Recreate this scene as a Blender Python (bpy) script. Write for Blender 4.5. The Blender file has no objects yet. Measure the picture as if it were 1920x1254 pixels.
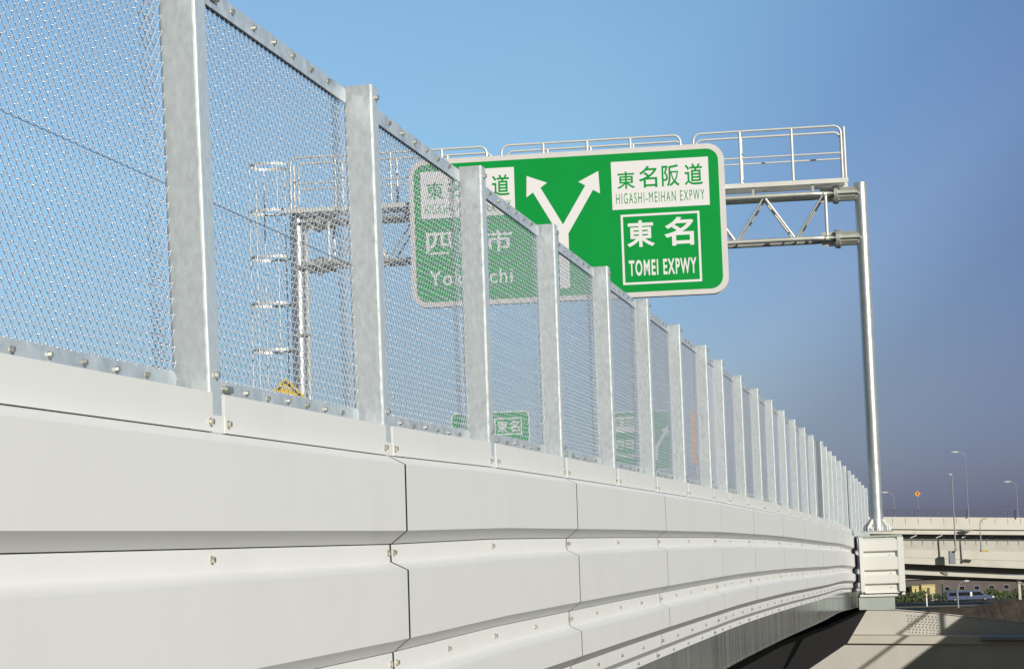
import bpy, math, random
from mathutils import Vector, Matrix
import numpy as np
random.seed(7)
scene = bpy.context.scene
COL = scene.collection
R_ = math.radians

# ------------------------------------------------------------------ camera
FPX = 4000.0                                   # focal length in pixels of a 1920 px wide picture
PITCH = math.atan(0.1); ROLL = 0.033
cF = np.array([0, math.cos(PITCH), math.sin(PITCH)])
_r0 = np.array([1.0, 0, 0]); _u0 = np.array([0, -math.sin(PITCH), math.cos(PITCH)])
cU = _u0*math.cos(ROLL) + _r0*math.sin(ROLL)
cR = _r0*math.cos(ROLL) - _u0*math.sin(ROLL)
cam_d = bpy.data.cameras.new('camera'); cam = bpy.data.objects.new('camera', cam_d); COL.objects.link(cam)
cam_d.sensor_width = 36.0; cam_d.lens = FPX/1920*36.0
cam_d.clip_start = 0.1; cam_d.clip_end = 20000
M = Matrix.Identity(4)
for i in range(3):
    M[i][0] = cR[i]; M[i][1] = cU[i]; M[i][2] = -cF[i]
cam.matrix_world = M
scene.camera = cam

# ------------------------------------------------------------------ light
SUN_AZ, SUN_EL = 33.0, 21.0                    # degrees to the right of straight behind the camera; elevation
world = bpy.data.worlds.new('World'); scene.world = world; world.use_nodes = True
wt = world.node_tree; wt.nodes.clear()
def wn(t, **k):
    n = wt.nodes.new(t)
    for a, b in k.items(): setattr(n, a, b)
    return n
sky = wn('ShaderNodeTexSky', sky_type='NISHITA', sun_disc=False, sun_elevation=R_(SUN_EL),
         sun_rotation=R_(180-SUN_AZ), altitude=0, air_density=1.0, dust_density=1.0, ozone_density=1.6)
tc = wn('ShaderNodeTexCoord')
sep = wn('ShaderNodeSeparateXYZ')
wt.links.new(tc.outputs['Generated'], sep.inputs[0])
# the sky opposite a low sun: deeper and more violet towards the horizon and away to the right
def mth(op, a, b, clamp=False):
    n = wn('ShaderNodeMath', operation=op, use_clamp=clamp)
    for i, v in enumerate((a, b)):
        if isinstance(v, (int, float)): n.inputs[i].default_value = v
        else: wt.links.new(v, n.inputs[i])
    return n.outputs[0]
SKY_T0, SKY_T1 = -0.25, 0.40
xin = mth('MULTIPLY', mth('MAXIMUM', mth('MINIMUM', sep.outputs['X'], 0.28), 0.03), 0.9)
back = mth('ADD', mth('MULTIPLY', mth('MAXIMUM', mth('SUBTRACT', sep.outputs['X'], 0.28), 0.0), 0.7), mth('MAXIMUM', mth('MULTIPLY', sep.outputs['Y'], -0.2), 0.0))
tv = mth('ADD', mth('SUBTRACT', sep.outputs['Z'], xin), back)
t01 = mth('DIVIDE', mth('SUBTRACT', tv, SKY_T0), SKY_T1-SKY_T0, True)
ramp = wn('ShaderNodeValToRGB'); wt.links.new(t01, ramp.inputs[0])
SKY_STOPS = [(0.0, (0.31, 0.325, 0.56)), (0.16, (0.345, 0.37, 0.63)), (0.27, (0.405, 0.44, 0.66)), (0.36, (0.56, 0.61, 0.83)),
             (0.46, (0.57, 0.68, 0.89)), (0.62, (0.79, 0.98, 1.09)), (0.80, (0.95, 1.10, 1.15)), (1.0, (1.06, 1.18, 1.18))]
while len(ramp.color_ramp.elements) < len(SKY_STOPS): ramp.color_ramp.elements.new(0.5)
for e, (p, c) in zip(ramp.color_ramp.elements, SKY_STOPS):
    e.position = p; e.color = (*c, 1)
mul = wn('ShaderNodeMix', data_type='RGBA', blend_type='MULTIPLY'); mul.inputs[0].default_value = 1.0
wt.links.new(sky.outputs[0], mul.inputs[6]); wt.links.new(ramp.outputs[0], mul.inputs[7])
hz = wn('ShaderNodeMapRange'); wt.links.new(sep.outputs['Z'], hz.inputs[0])          # bluish haze close to the horizon
for i, v in ((1, 0.0), (2, 0.07), (3, 1.0), (4, 0.0)): hz.inputs[i].default_value = v
hmix = wn('ShaderNodeMix', data_type='RGBA'); wt.links.new(hz.outputs[0], hmix.inputs[0])
hmix.inputs[6].default_value = (1, 1, 1, 1); hmix.inputs[7].default_value = (0.95, 1.03, 1.27, 1)
mul2 = wn('ShaderNodeMix', data_type='RGBA', blend_type='MULTIPLY'); mul2.inputs[0].default_value = 1.0
wt.links.new(mul.outputs[2], mul2.inputs[6]); wt.links.new(hmix.outputs[2], mul2.inputs[7])
# sky behind the camera is dimmed to weaken the fill light in shadows
bk_ = wn('ShaderNodeMapRange'); wt.links.new(sep.outputs['Y'], bk_.inputs[0])
for i, v in ((1, -0.1), (2, 0.35), (3, 0.20), (4, 1.0)): bk_.inputs[i].default_value = v
mul3 = wn('ShaderNodeVectorMath', operation='SCALE')
wt.links.new(mul2.outputs[2], mul3.inputs[0]); wt.links.new(bk_.outputs[0], mul3.inputs['Scale'])
bg = wn('ShaderNodeBackground'); bg.inputs[1].default_value = 0.12
wt.links.new(mul3.outputs[0], bg.inputs[0])
wo = wn('ShaderNodeOutputWorld'); wt.links.new(bg.outputs[0], wo.inputs[0])

sun_d = bpy.data.lights.new('sun', 'SUN'); sun_d.energy = 4.5; sun_d.angle = R_(0.5); sun_d.color = (1.0, 0.95, 0.86)
sun = bpy.data.objects.new('sun', sun_d); COL.objects.link(sun)
sv = Vector((math.sin(R_(SUN_AZ))*math.cos(R_(SUN_EL)), -math.cos(R_(SUN_AZ))*math.cos(R_(SUN_EL)), math.sin(R_(SUN_EL))))
sun.rotation_euler = sv.to_track_quat('Z', 'Y').to_euler(); sun.location = (20, -20, 30)
scene.view_settings.view_transform = 'Standard'; scene.view_settings.look = 'None'
scene.view_settings.gamma = 1.0; scene.view_settings.exposure = 0.0

# ------------------------------------------------------------------ helpers
def at(px, py, z):                              # point seen at a pixel of the photograph, z metres deep
    d = cF + cR*(px-960)/FPX - cU*(py-627)/FPX
    return Vector(d*z)

class MB:
    """collects shapes, links them as ONE mesh object"""
    def __init__(s): s.v = []; s.f = []; s.m = []; s.sm = []
    def add(s, vs, fs, m=0, smooth=False):
        b = len(s.v); s.v += [tuple(v) for v in vs]
        for f in fs: s.f.append([b+i for i in f]); s.m.append(m); s.sm.append(smooth)
        return s
    def box(s, a, b, m=0):
        x0, y0, z0 = a; x1, y1, z1 = b
        vs = [(x0,y0,z0),(x1,y0,z0),(x1,y1,z0),(x0,y1,z0),(x0,y0,z1),(x1,y0,z1),(x1,y1,z1),(x0,y1,z1)]
        return s.add(vs, [(3,2,1,0),(4,5,6,7),(0,1,5,4),(1,2,6,5),(2,3,7,6),(3,0,4,7)], m)
    def hexa(s, v8, m=0):
        return s.add(v8, [(3,2,1,0),(4,5,6,7),(0,1,5,4),(1,2,6,5),(2,3,7,6),(3,0,4,7)], m)
    def tube(s, pts, r, n=8, m=0, smooth=True, caps=True, twist=0.0):
        pts = [Vector(p) for p in pts]; rs = r if isinstance(r, (list, tuple)) else [r]*len(pts)
        rings = []; ref = None
        for i, p in enumerate(pts):
            d = (pts[min(i+1, len(pts)-1)] - pts[max(i-1, 0)]).normalized()
            if ref is None:
                ref = Vector((0, 0, 1)) if abs(d.z) < 0.9 else Vector((1, 0, 0))
            a = ref - d*ref.dot(d)
            if a.length < 1e-4: a = d.orthogonal()
            a.normalize(); ref = a; b = d.cross(a)
            rings.append([p + (a*math.cos(2*math.pi*k/n+twist) + b*math.sin(2*math.pi*k/n+twist))*rs[i] for k in range(n)])
        vs = [q for ring in rings for q in ring]; fs = []
        for i in range(len(pts)-1):
            for k in range(n):
                fs.append((i*n+k, i*n+(k+1) % n, (i+1)*n+(k+1) % n, (i+1)*n+k))
        s.add(vs, fs, m, smooth)
        if caps:
            s.add(rings[0], [tuple(reversed(range(n)))], m); s.add(rings[-1], [tuple(range(n))], m)
        return s
    def prism(s, poly, axis, a, b, m=0):
        """extrude a 2-D polygon (counter-clockwise) along axis from a to b"""
        def p3(q, h): return {'x': (h, q[0], q[1]), 'y': (q[0], h, q[1]), 'z': (q[0], q[1], h)}[axis]
        n = len(poly); vs = [p3(q, a) for q in poly] + [p3(q, b) for q in poly]
        fs = [(i, (i+1) % n, n+(i+1) % n, n+i) for i in range(n)]
        fs += [tuple(reversed(range(n))), tuple(range(n, 2*n))]
        return s.add(vs, fs, m)
    def build(s, name, mats, parent=None, fix=True, bevel=0.0):
        me = bpy.data.meshes.new(name); me.from_pydata(s.v, [], s.f)
        for m in (mats if isinstance(mats, (list, tuple)) else [mats]): me.materials.append(m)
        me.polygons.foreach_set('material_index', s.m); me.polygons.foreach_set('use_smooth', s.sm)
        me.update()
        if fix:
            import bmesh
            bm = bmesh.new(); bm.from_mesh(me); bmesh.ops.recalc_face_normals(bm, faces=bm.faces)
            if bevel:
                bmesh.ops.remove_doubles(bm, verts=bm.verts, dist=1e-5)
                es = [e for e in bm.edges if len(e.link_faces) == 2 and e.calc_face_angle(0) > 0.5]
                bmesh.ops.bevel(bm, geom=es, offset=bevel, segments=2, affect='EDGES', profile=0.5)
            bm.to_mesh(me); bm.free()
        o = bpy.data.objects.new(name, me); COL.objects.link(o)
        if parent: o.parent = parent
        return o

def tag(o, label=None, cat=None, group=None, kind=None):
    if label: o['label'] = label
    if cat: o['category'] = cat
    if group: o['group'] = group
    if kind: o['kind'] = kind
    return o
def empty(name, loc=(0, 0, 0), rz=0.0, label=None, cat=None, group=None):
    o = bpy.data.objects.new(name, None); COL.objects.link(o); o.location = loc; o.rotation_euler = (0, 0, rz)
    o.empty_display_size = 0.2
    return tag(o, label, cat, group)
def instance(o, parent=None, mw=None):          # one object, shared mesh
    c = o.copy(); COL.objects.link(c); c.parent = parent
    if mw is not None: c.matrix_local = mw
    return c
def copy_tree(o, parent=None):
    c = o.copy(); COL.objects.link(c); c.parent = parent
    for ch in [x for x in bpy.data.objects if x.parent == o]:
        copy_tree(ch, c)
    return c

# ------------------------------------------------------------------ materials
def mat(name, col, rough=0.5, metal=0.0, var=0.0, scale=4.0, bump=0.0, bscale=40.0, stain=None, coord='Object',
        spec=0.5, stretch=(1, 1, 1), rvar=0.0, rand=0.0):
    m = bpy.data.materials.new(name); m.use_nodes = True; nt = m.node_tree; N = nt.nodes; L = nt.links
    b = N['Principled BSDF']; b.inputs['Roughness'].default_value = rough; b.inputs['Metallic'].default_value = metal
    b.inputs['Specular IOR Level'].default_value = spec
    b.inputs['Base Color'].default_value = (*col, 1)
    if not (var or bump or stain or rvar or rand): return m
    t = N.new('ShaderNodeTexCoord'); mp = N.new('ShaderNodeMapping'); L.new(t.outputs[coord], mp.inputs[0])
    mp.inputs['Scale'].default_value = stretch
    if rand or var:
        oi = N.new('ShaderNodeObjectInfo'); vm = N.new('ShaderNodeVectorMath'); vm.operation = 'SCALE'
        cb = N.new('ShaderNodeCombineXYZ'); L.new(oi.outputs['Random'], cb.inputs[0]); L.new(oi.outputs['Random'], cb.inputs[1])
        L.new(cb.outputs[0], vm.inputs[0]); vm.inputs['Scale'].default_value = 37.0
        L.new(vm.outputs[0], mp.inputs['Location'])
    nz = N.new('ShaderNodeTexNoise'); nz.inputs['Scale'].default_value = scale; nz.inputs['Detail'].default_value = 6
    nz.inputs['Roughness'].default_value = 0.6
    L.new(mp.outputs[0], nz.inputs['Vector'])
    colour = None
    if var:
        r = N.new('ShaderNodeValToRGB'); L.new(nz.outputs[0], r.inputs[0])
        r.color_ramp.elements[0].position = 0.3; r.color_ramp.elements[1].position = 0.7
        r.color_ramp.elements[0].color = (*[c*(1-var) for c in col], 1)
        r.color_ramp.elements[1].color = (*[min(1, c*(1+var)) for c in col], 1)
        colour = r.outputs[0]
    if stain:
        scol, sscale, amount = stain
        n2 = N.new('ShaderNodeTexNoise'); n2.inputs['Scale'].default_value = sscale; n2.inputs['Detail'].default_value = 8
        n2.inputs['Roughness'].default_value = 0.7
        L.new(mp.outputs[0], n2.inputs['Vector'])
        r2 = N.new('ShaderNodeValToRGB'); L.new(n2.outputs[0], r2.inputs[0])
        r2.color_ramp.elements[0].position = 0.5; r2.color_ramp.elements[1].position = 0.75
        r2.color_ramp.elements[0].color = (0, 0, 0, 1); r2.color_ramp.elements[1].color = (amount, amount, amount, 1)
        mx = N.new('ShaderNodeMix'); mx.data_type = 'RGBA'; L.new(r2.outputs[0], mx.inputs[0])
        if colour: L.new(colour, mx.inputs[6])
        else: mx.inputs[6].default_value = (*col, 1)
        mx.inputs[7].default_value = (*scol, 1); colour = mx.outputs[2]
    if colour: L.new(colour, b.inputs['Base Color'])
    if rvar:
        mr = N.new('ShaderNodeMapRange'); L.new(nz.outputs[0], mr.inputs[0])
        mr.inputs[1].default_value = 0.3; mr.inputs[2].default_value = 0.7
        mr.inputs[3].default_value = max(0.02, rough-rvar); mr.inputs[4].default_value = min(1, rough+rvar)
        L.new(mr.outputs[0], b.inputs['Roughness'])
    if bump:
        n3 = N.new('ShaderNodeTexNoise'); n3.inputs['Scale'].default_value = bscale; n3.inputs['Detail'].default_value = 4
        L.new(mp.outputs[0], n3.inputs['Vector'])
        bp = N.new('ShaderNodeBump'); bp.inputs['Strength'].default_value = bump; bp.inputs['Distance'].default_value = 0.01
        L.new(n3.outputs[0], bp.inputs['Height']); L.new(bp.outputs[0], b.inputs['Normal'])
    return m

GALV = mat('galvanised_steel', (0.68, 0.735, 0.755), 0.42, 0.5, var=0.10, scale=55, stretch=(1, 1, 0.5), rvar=0.08, bump=0.04, bscale=60, stain=((0.80, 0.83, 0.83), 9.0, 0.5))
RAIL = mat('galvanised_flat_bar', (0.56, 0.62, 0.66), 0.40, 0.4, var=0.2, scale=14, rvar=0.12, stain=((0.78, 0.80, 0.80), 6.0, 0.7))
WIRE = mat('galvanised_wire', (0.72, 0.77, 0.85), 0.38, 0.58)
DWIRE = mat('dark_stranded_wire', (0.26, 0.26, 0.27), 0.5, 0.5)
BOLT = mat('zinc_bolt', (0.62, 0.59, 0.50), 0.32, 0.9, var=0.2, scale=30)
PAINT = mat('pale_grey_panel_paint', (0.715, 0.72, 0.71), 0.42, 0.0, var=0.010, scale=1.6, stretch=(1, 1, 0.6), bump=0.015, bscale=6, stain=((0.62, 0.62, 0.60), 1.8, 0.3), spec=0.4)
PAINTW = mat('warm_white_panel_paint', (0.64, 0.645, 0.61), 0.5, 0.0, var=0.02, scale=2.0)
GIRD = mat('glossy_grey_steel', (0.42, 0.45, 0.44), 0.13, 0.55, var=0.22, scale=3.0, bump=0.30, bscale=5.0, stretch=(1.6, 1.6, 0.06), rvar=0.10, spec=0.9)
GIRD2 = mat('grey_green_steel', (0.34, 0.38, 0.35), 0.45, 0.0, var=0.06, scale=3)
POLE = mat('galvanised_pole', (0.60, 0.63, 0.64), 0.40, 0.8, var=0.06, scale=5, rvar=0.05)
TRUSS = mat('weathered_galvanised_truss', (0.56, 0.57, 0.52), 0.45, 0.6, var=0.12, scale=4)
WHITEP = mat('white_painted_rail', (0.74, 0.74, 0.70), 0.45, 0.2, var=0.04)
SGREEN = mat('sign_green', (0.0, 0.30, 0.05), 0.6, 0.0, var=0.04, scale=1.5, spec=0.2)
SWHITE = mat('sign_white', (0.79, 0.785, 0.795), 0.5, spec=0.3)
SFRAME = mat('sign_border', (0.72, 0.70, 0.68), 0.45, 0.1, var=0.04)
SEDGE = mat('sign_edge', (0.62, 0.60, 0.55), 0.4, 0.3)
YELL = mat('sign_yellow', (0.75, 0.52, 0.02), 0.4)
BLACK = mat('sign_black', (0.02, 0.02, 0.02), 0.5)
ORAN = mat('orange_board', (0.72, 0.30, 0.04), 0.5, var=0.08)
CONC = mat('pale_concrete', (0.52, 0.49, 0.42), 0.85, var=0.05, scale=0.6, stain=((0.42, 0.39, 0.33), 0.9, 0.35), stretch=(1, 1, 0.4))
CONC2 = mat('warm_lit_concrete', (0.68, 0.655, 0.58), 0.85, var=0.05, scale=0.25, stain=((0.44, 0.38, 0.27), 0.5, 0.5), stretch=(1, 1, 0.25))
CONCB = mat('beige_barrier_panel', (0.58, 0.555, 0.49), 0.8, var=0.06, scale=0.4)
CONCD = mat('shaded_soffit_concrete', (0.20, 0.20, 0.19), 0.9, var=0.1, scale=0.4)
ASPH = mat('asphalt', (0.05, 0.05, 0.052), 0.9, var=0.15, scale=0.8, bump=0.1)
GRND = mat('brown_ground', (0.16, 0.12, 0.07), 0.95, var=0.35, scale=0.05, stain=((0.09, 0.11, 0.03), 0.03, 0.8))
LEAF = mat('hedge_leaves', (0.06, 0.085, 0.025), 0.7, var=0.4, scale=1.5)
FARST = mat('dark_blue_railing', (0.16, 0.17, 0.23), 0.6, 0.2)
LAMPM = mat('lamp_post_grey', (0.30, 0.31, 0.33), 0.5, 0.4)
LHEAD = mat('lamp_head_grey', (0.52, 0.52, 0.52), 0.45)
LAMPW = mat('lamp_head_white', (0.80, 0.80, 0.78), 0.4)
VANM = mat('van_blue_paint', (0.09, 0.115, 0.22), 0.3, 0.2)
CARM = mat('car_dark_blue_paint', (0.03, 0.05, 0.08), 0.25, 0.3)
GLASS = mat('dark_window_glass', (0.015, 0.015, 0.02), 0.08)
TYRE = mat('tyre_rubber', (0.02, 0.02, 0.02), 0.8)
HLMP = mat('headlamp_lens', (0.85, 0.85, 0.8), 0.15)
YBLD = mat('pale_yellow_wall', (0.60, 0.50, 0.22), 0.7, var=0.05)
BBLD = mat('brown_cladding', (0.11, 0.09, 0.085), 0.8, var=0.1, scale=0.2)

# ------------------------------------------------------------------ fence line (metres, recovered post by post)
base_px = [(925-7.2, 829.1), (1054.6, 856.9), (1154.3, 875.1), (1226.3, 892.9), (1285.8, 904.3), (1335.1, 914.8), (1364.6, 921.8),
           (1399.5, 930.8), (1431, 938.6), (1456, 944.7), (1479.1, 951.7), (1497.8, 958), (1517.3, 962.9), (1532.4, 967.9), (1545.3, 972.7)]
top_px = [(1551.5, 837), (1558.3, 845.3), (1566.3, 852.6), (1575.8, 862.9), (1586, 873), (1594.8, 882), (1602, 889), (1607.6, 896.3),
          (1613.6, 902.5), (1619.5, 908.9), (1626, 914.5)]
H = 1.34
def at_dist(px, py, prev, dist, z0, dz=0.0):
    lo, hi = z0, z0+2*dist+1
    for _ in range(50):
        m = (lo+hi)/2
        P = at(px, py, m) + Vector((0, 0, dz))
        if (P-prev).length < dist: lo = m
        else: hi = m
    return P, lo
P3, z = at(918.5, 829.1, 10.19), 10.19
line = {3: P3}
for i in range(1, len(base_px)):
    d = 1.60 if i == 6 else 1.99
    P, z = at_dist(*base_px[i], line[2+i], d, z); line[3+i] = P
# beyond post 17 only the tops show: the wall goes on in the same gentle curve
zstep = [2.0, 1.6, 1.6, 2.0, 2.0, 2.0, 1.9, 1.9, 1.9, 1.9, 1.9]
for i, (x, y) in enumerate(top_px):
    P, z = at_dist(x, y, line[17+i], zstep[i], z-0.1, -H); line[18+i] = P
a = line[4]-line[3]; a.z = 0.010
def at_before(px, py, nxt, dist, z1):            # the post 'dist' nearer than the one already placed
    lo, hi = z1-2*dist, z1
    for _ in range(50):
        m = (lo+hi)/2
        if (at(px, py, m)-nxt).length > dist: lo = m
        else: hi = m
    return at(px, py, lo), lo
line[2], z2 = at_before(720.4, 796.4, line[3], 1.99, 10.19)
line[1], z1 = at_before(394, 735.6, line[2], 1.99, z2)
st = line[2]-line[1]; st.z *= 0.9
line[0] = line[1]-st; line[-1] = line[0]-st; line[-2] = line[-1]-st
print('near posts', z2, z1, [tuple(round(c, 3) for c in line[k]) for k in (0, 1, 2, 3, 4)])
# even out the measuring noise in plan and height a little
ks = sorted(line)
for _ in range(2):
    new = dict(line)
    for k in ks:
        if 4 <= k <= 27:
            new[k] = line[k]*0.6 + (line[k-1]+line[k+1])*0.2
            if k in (8, 9, 10): new[k].y = line[k].y; new[k].x = line[k].x
    line = new
h0 = math.atan2(line[28].x-line[26].x, line[28].y-line[26].y)
for q in range(29, 49):
    h0 -= R_(0.0 if q < 36 else 2.2); line[q] = line[q-1] + Vector((math.sin(h0)*4, math.cos(h0)*4, -0.06))
def tangent(k):
    a = line[max(k-1, -2)]; b = line[min(k+1, 48)]
    t = b-a; return t.normalized()
def outward(k):
    t = tangent(k); return Vector((t.y, -t.x, 0)).normalized()
LEAN = {-1: -0.03, 0: -0.028, 1: -0.0226, 2: -0.0105}

# ------------------------------------------------------------------ chain-link fence on the barrier
W, D = 0.10, 0.118
fence = empty('chain_link_fence', line[1], 0, 'galvanised chain link fence with square posts along the top of the grey barrier wall', 'fence')
def local(k, m):                                 # matrix in the fence's own space
    return Matrix.Translation(-line[1]) @ m
def post_matrix(k):
    t = tangent(k); x = Vector((t.x, t.y, 0)).normalized(); y = Vector((-x.y, x.x, 0)); zz = Vector((0, 0, 1))
    m = Matrix.Identity(4)
    for i in range(3): m[i][0] = x[i]; m[i][1] = y[i]; m[i][2] = zz[i]; m[i][3] = line[k][i]
    return m @ Matrix.Rotation(LEAN.get(k, 0.0), 4, 'X') @ Matrix.Rotation(random.uniform(-0.02, 0.02) if k != 17 else -0.45, 4, 'Z')
pm = MB()
def rounded(x0, y0, x1, y1, r, n=4):
    pts = []
    for cx, cy, a0 in ((x1-r, y0+r, -90), (x1-r, y1-r, 0), (x0+r, y1-r, 90), (x0+r, y0+r, 180)):
        for k in range(n+1):
            a = R_(a0+90*k/n); pts.append((cx+r*math.cos(a), cy+r*math.sin(a)))
    return pts
sec = rounded(0, 0, W, D, 0.010, 3)
pm.prism(sec, 'z', -0.40, H)
post0 = pm.build('fence_post', [GALV], fence)
pb = MB()
pb.tube([(0.05, -0.002, H-0.045), (0.05, -0.014, H-0.045)], 0.011, 6, smooth=False)
bolt0 = pb.build('post_bolt', [BOLT], post0)
pb = MB(); pb.tube([(0.05, -0.002, 0.055), (0.05, -0.014, 0.055)], 0.011, 6, smooth=False)
bolt1 = pb.build('post_bolt', [BOLT], post0)
first = True
for k in range(0, 29):
    if first: o = post0; o.matrix_local = local(k, post_matrix(k)); first = False
    else:
        o = instance(post0, fence, local(k, post_matrix(k)))
        if k < 22: instance(bolt0, o); instance(bolt1, o)

# one panel of netting: vertical wires bent into flat spirals that hook into each other
L0 = 2.0
X0, X1 = W+0.004, L0-0.055
NY = D-0.022
nb = MB()
pitch, row, dep, wr = 0.0228, 0.0238, 0.0060, 0.00132
zb, zt = 0.045, 1.275
nrow = int((zt-zb)/row)
def weave(xa, xb, yc, ph):
    # flat spirals lying along the fence, each hooked over the one below it
    hh = row*0.5+0.0019
    for r in range(nrow):
        zc = zb+ph+(r+0.5)*row; pts = []
        jz = random.uniform(-0.0004, 0.0004); jy = random.uniform(-0.0006, 0.0006)
        for j in range(int((xb-xa)/pitch)+1):
            x = xa+j*pitch+random.uniform(-0.0003, 0.0003); up = 1 if (j+r) % 2 == 0 else -1; f = -up     # front face first on the way over the top
            z = zc+jz+up*hh
            pts.append((x-0.0030, yc+jy+f*dep, z-up*0.0050))
            pts.append((x-0.0012, yc+jy+f*dep*0.72, z-up*0.0010))
            pts.append((x+0.0012, yc+jy-f*dep*0.72, z-up*0.0010))
            pts.append((x+0.0030, yc+jy-f*dep, z-up*0.0050))
        nb.tube(pts, wr, 5, caps=False, smooth=True)
weave(X0+0.012, L0-0.034, NY, 0.0)
weave(L0-0.15, L0-0.034, NY+0.017, 0.009)          # the next sheet laps over behind the last hand's breadth
net0 = nb.build('chain_link_panel', [WIRE], fence, fix=False)
def rail_mesh(z0, z1):
    b = MB()
    c = 0.012
    poly = [(X0, z0), (X1-c, z0), (X1, z0+c), (X1, z1-c), (X1-c, z1), (X0, z1)]
    b.prism(poly, 'y', NY-0.0125, NY-0.0065, 0)
    b.box((X0, NY+0.0075, z0+0.004), (X1-0.01, NY+0.0125, z1-0.004), 0)
    zc = (z0+z1)/2+0.004
    for q in range(9):
        x = X0+0.03+q*0.224
        if x > X1-0.02: continue
        zz = zc+random.uniform(-0.003, 0.003)
        b.tube([(x, NY-0.012, zz), (x, NY-0.0150, zz)], 0.0105, 10, 1, smooth=False)
        b.tube([(x, NY-0.0150, zz), (x, NY-0.0235, zz)], 0.0082, 6, 1, smooth=False, twist=random.random())
    return b
b_ = rail_mesh(1.262, 1.322)
trail0 = b_.build('top_rail', [RAIL, BOLT], net0)
b_ = rail_mesh(0.004, 0.064)
brail0 = b_.build('bottom_rail', [RAIL, BOLT], net0)
splices = []
for dx in (0.365, 0.388, 0.411):
    for z_ in (1.296, 0.038):
        sp = MB(); sp.tube([(dx, NY-0.012, z_), (dx, NY-0.028, z_)], 0.0105, 6, 0, smooth=False)
        splices.append(sp)
tw = MB()
pts = [(X0+q*(X1-X0)/120, NY-0.008+0.0022*math.sin(q*1.9), 0.625+0.0022*math.cos(q*1.9)) for q in range(121)]
tw.tube(pts, 0.0013, 5)
ten0 = tw.build('tension_wire', [DWIRE], net0)
def panel_matrix(k):
    a, b = line[k], line[k+1]; x = (b-a); ln = x.length; x.normalize()
    y = Vector((-x.y, x.x, 0)).normalized(); zz = x.cross(y)*1.0
    zz = Vector((0, 0, 1))
    m = Matrix.Identity(4)
    for i in range(3): m[i][0] = x[i]*ln/L0; m[i][1] = y[i]; m[i][2] = zz[i]; m[i][3] = a[i]
    lean = (LEAN.get(k, 0)+LEAN.get(k+1, 0))/2
    return m @ Matrix.Rotation(lean, 4, 'X')
first = True
for k in range(-1, 28):
    if first: o = net0; first = False; o.matrix_local = local(k, panel_matrix(k))
    else:
        o = instance(net0, fence, local(k, panel_matrix(k)))
        instance(trail0, o); instance(brail0, o)
        if k < 2: instance(ten0, o)
        if k in (1, 3):
            for sp in splices: sp.build('splice_bolt', [BOLT], o)

# ------------------------------------------------------------------ sound barrier wall
wall = empty('sound_barrier_wall', line[1] - Vector((0, 0, 1.36)), 0, 'pale grey ribbed metal sound barrier wall curving away under the chain link fence', 'wall')
Wo = wall.location.copy()
def loft(mb, keys, prof, trim0=0.005, trim1=0.005, m=0, close=True, endm=None):
    """prof: list of (v down from the strip's top, o outward from the posts' face); swept along posts 'keys'"""
    rings = []
    for i, k in enumerate(keys):
        P = line[k].copy(); o = outward(k); t = tangent(k)
        if i == 0: P = P + (line[keys[1]]-line[keys[0]]).normalized()*trim0
        if i == len(keys)-1: P = P - (line[keys[-1]]-line[keys[-2]]).normalized()*trim1
        rings.append([P + o*q[1] - Vector((0, 0, q[0])) - Wo for q in prof])
    n = len(prof); vs = [p for r in rings for p in r]; fs = []
    for i in range(len(keys)-1):
        for j in range(n if close else n-1):
            fs.append((i*n+j, i*n+(j+1) % n, (i+1)*n+(j+1) % n, (i+1)*n+j))
    mb.add(vs, fs, m)
    if close:                                    # end caps
        mb.add(rings[0], [tuple(range(n))], m if endm is None else endm); mb.add(rings[-1], [tuple(range(n))], m if endm is None else endm)
def bolt_at(mb, k0, k1, t, v, o, m=1, r=0.0095):
    P = line[k0].lerp(line[k1], t); oo = outward(k0).lerp(outward(k1), t).normalized()
    P = P - Vector((0, 0, v)) - Wo + oo*o
    mb.tube([P, P+oo*0.003], r*1.35, 8, m, smooth=False)
    mb.tube([P+oo*0.003, P+oo*0.013], r, 6, m, smooth=False, twist=random.random())
BK = -0.05
ROWS = [
    [(0.1190, BK), (0.1190, 0.000), (0.1530, 0.065), (0.4090, 0.065), (0.4570, 0.003), (0.4570, BK)],
    [(0.4600, BK), (0.4600, -0.004), (0.5270, -0.002), (0.5600, 0.065), (0.8200, 0.065), (0.8690, 0.003), (0.8690, BK)],
    [(0.8720, BK), (0.8720, -0.004), (0.9530, -0.002), (0.9860, 0.065), (1.1230, 0.065), (1.1740, 0.003), (1.1740, BK)],
    [(1.1770, BK), (1.1770, -0.004), (1.2640, -0.002), (1.3050, -0.045), (1.3050, -0.10), (1.1770, -0.10)],
    [(1.3080, -0.10), (1.3080, -0.042), (1.3620, -0.038), (1.3620, -0.10)],
]
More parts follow.
